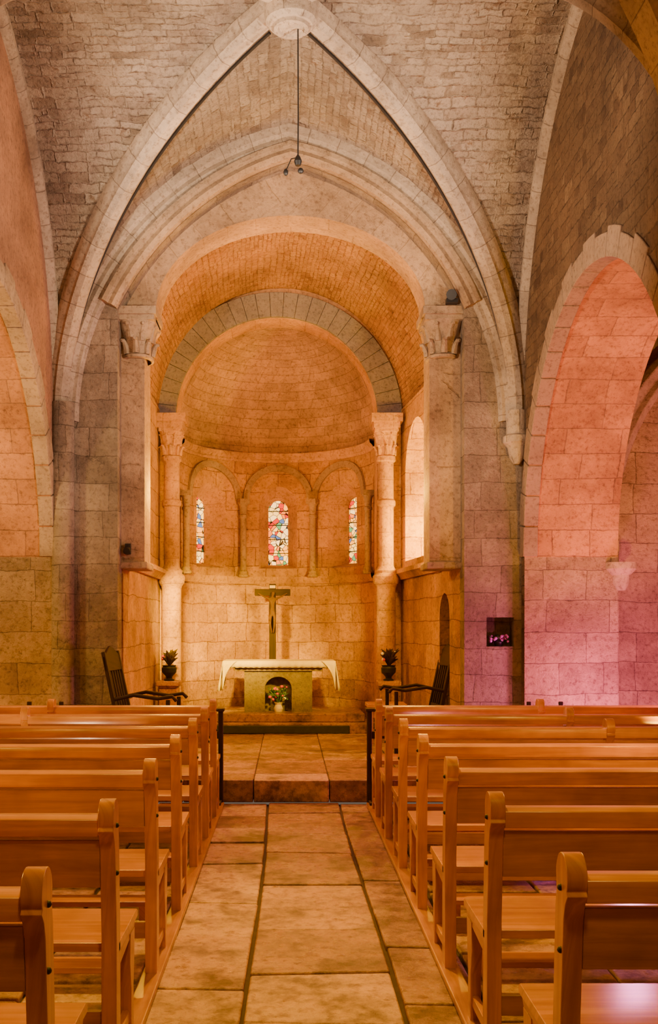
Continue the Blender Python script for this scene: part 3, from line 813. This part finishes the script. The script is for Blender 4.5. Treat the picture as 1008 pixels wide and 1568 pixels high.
# ---------------------------------------------------------------- pews
def pew(sg, X0, Y0, L):
    b = B()
    def bx(x0, x1, *a, mat=0): 
        lo, hi = sorted((X0+sg*x0, X0+sg*x1)); b.box(lo, hi, Y0+a[0], Y0+a[1], a[2], a[3], mat, grain=True)
    head = [(-.012-.055*cos(t), .885+.058*sin(t)) for t in [pi*i/12 for i in range(-2, 14)]]
    post = [(.085, 0), (.0, 0), (.0, .5), (-.03, .78), (-.045, .82), (-.068, .845)]+head+[(.038, .84), (.05, .80), (.075, .5)]
    def P(x0, x1, poly, mat=0):
        lo, hi = sorted((X0+sg*x0, X0+sg*x1)); b.prism([(Y0+u, v) for u, v in poly], SIDE, lo, hi, mat, grain=True)
    seatb = [(.07, .26), (.10, .36), (.30, .38), (.44, .39), (.47, .42), (.07, .42)]
    leg = [(.36, 0), (.36, .2), (.33, .3), (.34, .40), (.44, .40), (.43, .3), (.41, .2), (.42, 0)]
    ends = [0, L-.05]
    if L > 2: ends.insert(1, L/2)
    for e in ends:
        w = .05
        P(e, e+w, post); P(e+.008, e+w-.008, seatb); P(e+.005, e+w-.005, leg)
        P(e+.012, e+w-.012, [(.06, .08), (.4, .08), (.4, .12), (.06, .12)])
    rail = [(-.05, .825), (-.055, .85), (-.05, .88), (-.03, .890), (.02, .890), (.035, .88), (.035, .825)]
    P(.05, L-.05, rail)
    P(.05, L-.05, [(-.020, .655), (-.002, .655), (-.012, .812), (-.035, .812)], 1)
    P(.05, L-.05, [(-.012, .655), (.02, .655), (.02, .672), (-.018, .672)], 0)
    P(0.0, L, [(.05, .425), (.05, .455), (.46, .46), (.48, .45), (.48, .428)], 0)
    bx(.05, L-.05, .02, .04, .17, .24, mat=1)
    bx(.12, L-.12, -.32, -.18, .13, .155)
    for e in (.14, L-.18):
        bx(e, e+.035, -.30, .02, .02, .13)
    for zz in (.855, .70):
        b.ball((X0-sg*.001, Y0-.005, zz), .009, 2, n=6)
    b.build('pew', ['pew', 'pewd', 'iron'], bevel=.004)
for Y in (1.66, 2.63, 3.60, 4.57, 5.53, 6.46, 7.38, 8.22):
    pew(1, .675, Y, 1.42 if Y < 5.9 else 2.5)
for Y in (1.50, 2.47, 3.45, 4.5, 5.5, 6.5, 7.4, 8.22):
    pew(-1, -.56, Y, 1.54 if Y < 5.9 else 2.5)
b = B()
b.box(.655, .74, 1.0, 8.9, .0, .028, grain=True)
b.box(-.625, -.54, 1.0, 8.9, 0, .028, grain=True)
b.build('pew_floor_rail', ['pewd'], bevel=.006)
for sg, X0 in ((1, .66), (-1, -.55)):
    b = B(); L = 2.5
    def bx(x0, x1, *a, mat=0):
        lo, hi = sorted((X0+sg*x0, X0+sg*x1)); b.box(lo, hi, a[0], a[1], a[2], a[3], mat, grain=True)
    bx(-.01, L, 8.86, 9.0, .79, .815); bx(0, L, 8.90, 8.93, .56, .62)
    for e in (0, .83, 1.66, L-.04):
        bx(e, e+.04, 8.88, 8.94, 0, .79); bx(e+.01, e+.03, 8.72, 9.02, 0.0, .05)
    for e in (1.35, 1.62): bx(e, e+.035, 8.92, 8.95, .79, .87)
    b.build('prayer_rail', ['dark'], bevel=.005)

# ---------------------------------------------------------------- small fixtures
b = B()
b.tube([(.07, YK, 5.93), (.072, YK, 5.3), (.07, YK, 4.98)], .006, 6)
b.lathe([(0, 0), (.02, 0), (.03, .03), (.02, .06), (.006, .08)], (.07, YK, 4.92), 12)
b.ball((-.02, YK, 4.87), .018, sq=(1, 1, 1.5)); b.tube([(.07, YK, 4.98), (.02, YK, 4.97), (-.02, YK, 4.88)], .004, 5)
b.ball((.09, YK, 4.88), .022)
b.build('hanging_pendant_lamp', ['iron'])
b = B()
for sx in (-1, 1):
    path = []
    d = Vector((sx*W, LY, 0)).normalized(); side = Vector((-d.y, d.x, 0))*sx
    for i in range(4, 33):
        t = sin(pi/2*(1-i/32)); t = max(t, .1)
        path.append(Vector((sx*t*W, YK+t*LY, fz(t*W)-.085))+side*.108)
    b.tube(path, .015, 6)  # thin black line along one lower edge of each east rib
b.build('rib_cable', ['iron'])
b = B()
b.box(1.49, 1.60, YE-.02, YE+.06, 4.56, 4.60); b.tube([(1.545, YE+.08, 4.66), (1.53, YE-.06, 4.62)], .045, 12, rs=[.035, .05]); b.tube([(1.545, YE, 4.58), (1.545, YE, 4.65)], .012, 6)
b.build('spotlight_fixture', ['iron'])
b = B(); b.tube([(-1.545, YE+.18, 2.26), (-1.545, YE+.10, 2.22)], .03, 10, rs=[.025, .035]); b.box(-1.57, -1.52, YE+.16, YE+.22, 2.2, 2.3)
b.build('spotlight_fixture', ['iron'])
# ---------------------------------------------------------------- lights
def point(name, loc, col, e, r=.12):
    l = bpy.data.lights.new(name, 'POINT'); l.energy = e; l.color = col; l.shadow_soft_size = r
    o = link(bpy.data.objects.new(name, l)); o.location = loc; return o
def spot(name, loc, tgt, col, e, ang=70, r=.1, blend=.6):
    l = bpy.data.lights.new(name, 'SPOT'); l.energy = e; l.color = col; l.shadow_soft_size = r; l.spot_size = radians(ang); l.spot_blend = blend
    o = link(bpy.data.objects.new(name, l)); o.location = loc
    o.rotation_euler = (Vector(tgt)-Vector(loc)).to_track_quat('-Z', 'Y').to_euler(); return o
OR = (1, .49, .0); YL = (1, .63, .0); WM = (1, .80, .60)
point('chancel_lamp', (-1.30, 11.0, 2.9), OR, 160, .08)
point('chancel_lamp', (1.34, 11.0, 2.9), OR, 160, .08)
spot('chancel_barrel_spot', (-.8, 10.9, 2.4), (.2, 12.2, 5.6), (1, .44, .04), 130, 100)
spot('apse_spot', (-1.2, 10.9, 2.3), (-.9, 15, .9), YL, 1900, 42)
spot('apse_spot', (1.2, 10.9, 2.3), (-.4, 15, 1.1), YL, 900, 44)
spot('apse_dome_spot', (-.15, 13.5, 1.9), (-.15, 14.5, 5.0), (1, .47, .14), 110, 130)
point('window_lamp', SK(2.1, 2.6, .40), (1, .66, .0), 260, .05)
point('chapel_lamp', (2.9, 9.2, .7), (1, .20, .52), 110, .1)
point('chapel_lamp', (4.0, 8.6, 2.4), (1, .38, .30), 70, .1)
spot('soffit_spot', (2.65, 7.0, .8), (2.65, 9.6, 3.9), (1, .48, .03), 380, 80)
point('aisle_lamp', (-3.3, 8.4, 2.9), (1, .66, .22), 140, .1)
point('aisle_lamp', (-2.8, 9.3, .5), (1, .42, .05), 14, .1)
spot('vault_spot', (-1.9, 6.4, 3.3), (1.2, 8.9, 5.4), WM, 900, 95, .1)
spot('vault_spot', (1.9, 6.4, 3.3), (-1.2, 8.9, 5.4), WM, 900, 95, .1)
spot('nave_floor_spot', (-.2, 6.6, 5.3), (0, 3.2, 0), (1, .52, .03), 1300, 75, .06)
spot('nave_fill_spot', (.3, 1.0, 4.8), (0, 5.0, .3), (1, .54, .08), 400, 80, .2)
point('nave_lamp', (2.0, 5.0, 1.4), (1, .46, .04), 60, .04)
point('nave_lamp', (-2.0, 3.4, 1.4), (1, .48, .04), 50, .04)
point('nave_lamp', (-3.2, 7.2, 1.4), (1, .46, .05), 70, .04)
point('nave_lamp', (3.3, 8.2, 1.1), (1, .15, .45), 90, .04)
spot('pier_spot', (-1.6, 6.4, .4), (-1.4, 10, 2.6), (1, .66, .38), 60, 70, .06)
spot('pier_spot', (1.2, 6.8, .4), (2.1, 10, 1.6), (1, .32, .38), 130, 60, .06)
spot('chancel_floor_spot', (0, 10.6, 5.2), (0, 8.0, 0), (1, .32, .18), 800, 60, .08)
w = bpy.data.worlds.new('World'); S.world = w; w.use_nodes = True
w.node_tree.nodes['Background'].inputs[0].default_value = (.5, .35, .25, 1); w.node_tree.nodes['Background'].inputs[1].default_value = .3

# ---------------------------------------------------------------- camera
cam = bpy.data.cameras.new('camera'); co = link(bpy.data.objects.new('camera', cam))
co.location = (0, 0, 1.5); co.rotation_euler = (radians(90), 0, 0)
cam.sensor_fit = 'HORIZONTAL'; cam.sensor_width = 36; cam.lens = 36*1622/1008
cam.shift_x = 62/1008; cam.shift_y = 176/1008; cam.clip_start = .05
S.camera = co
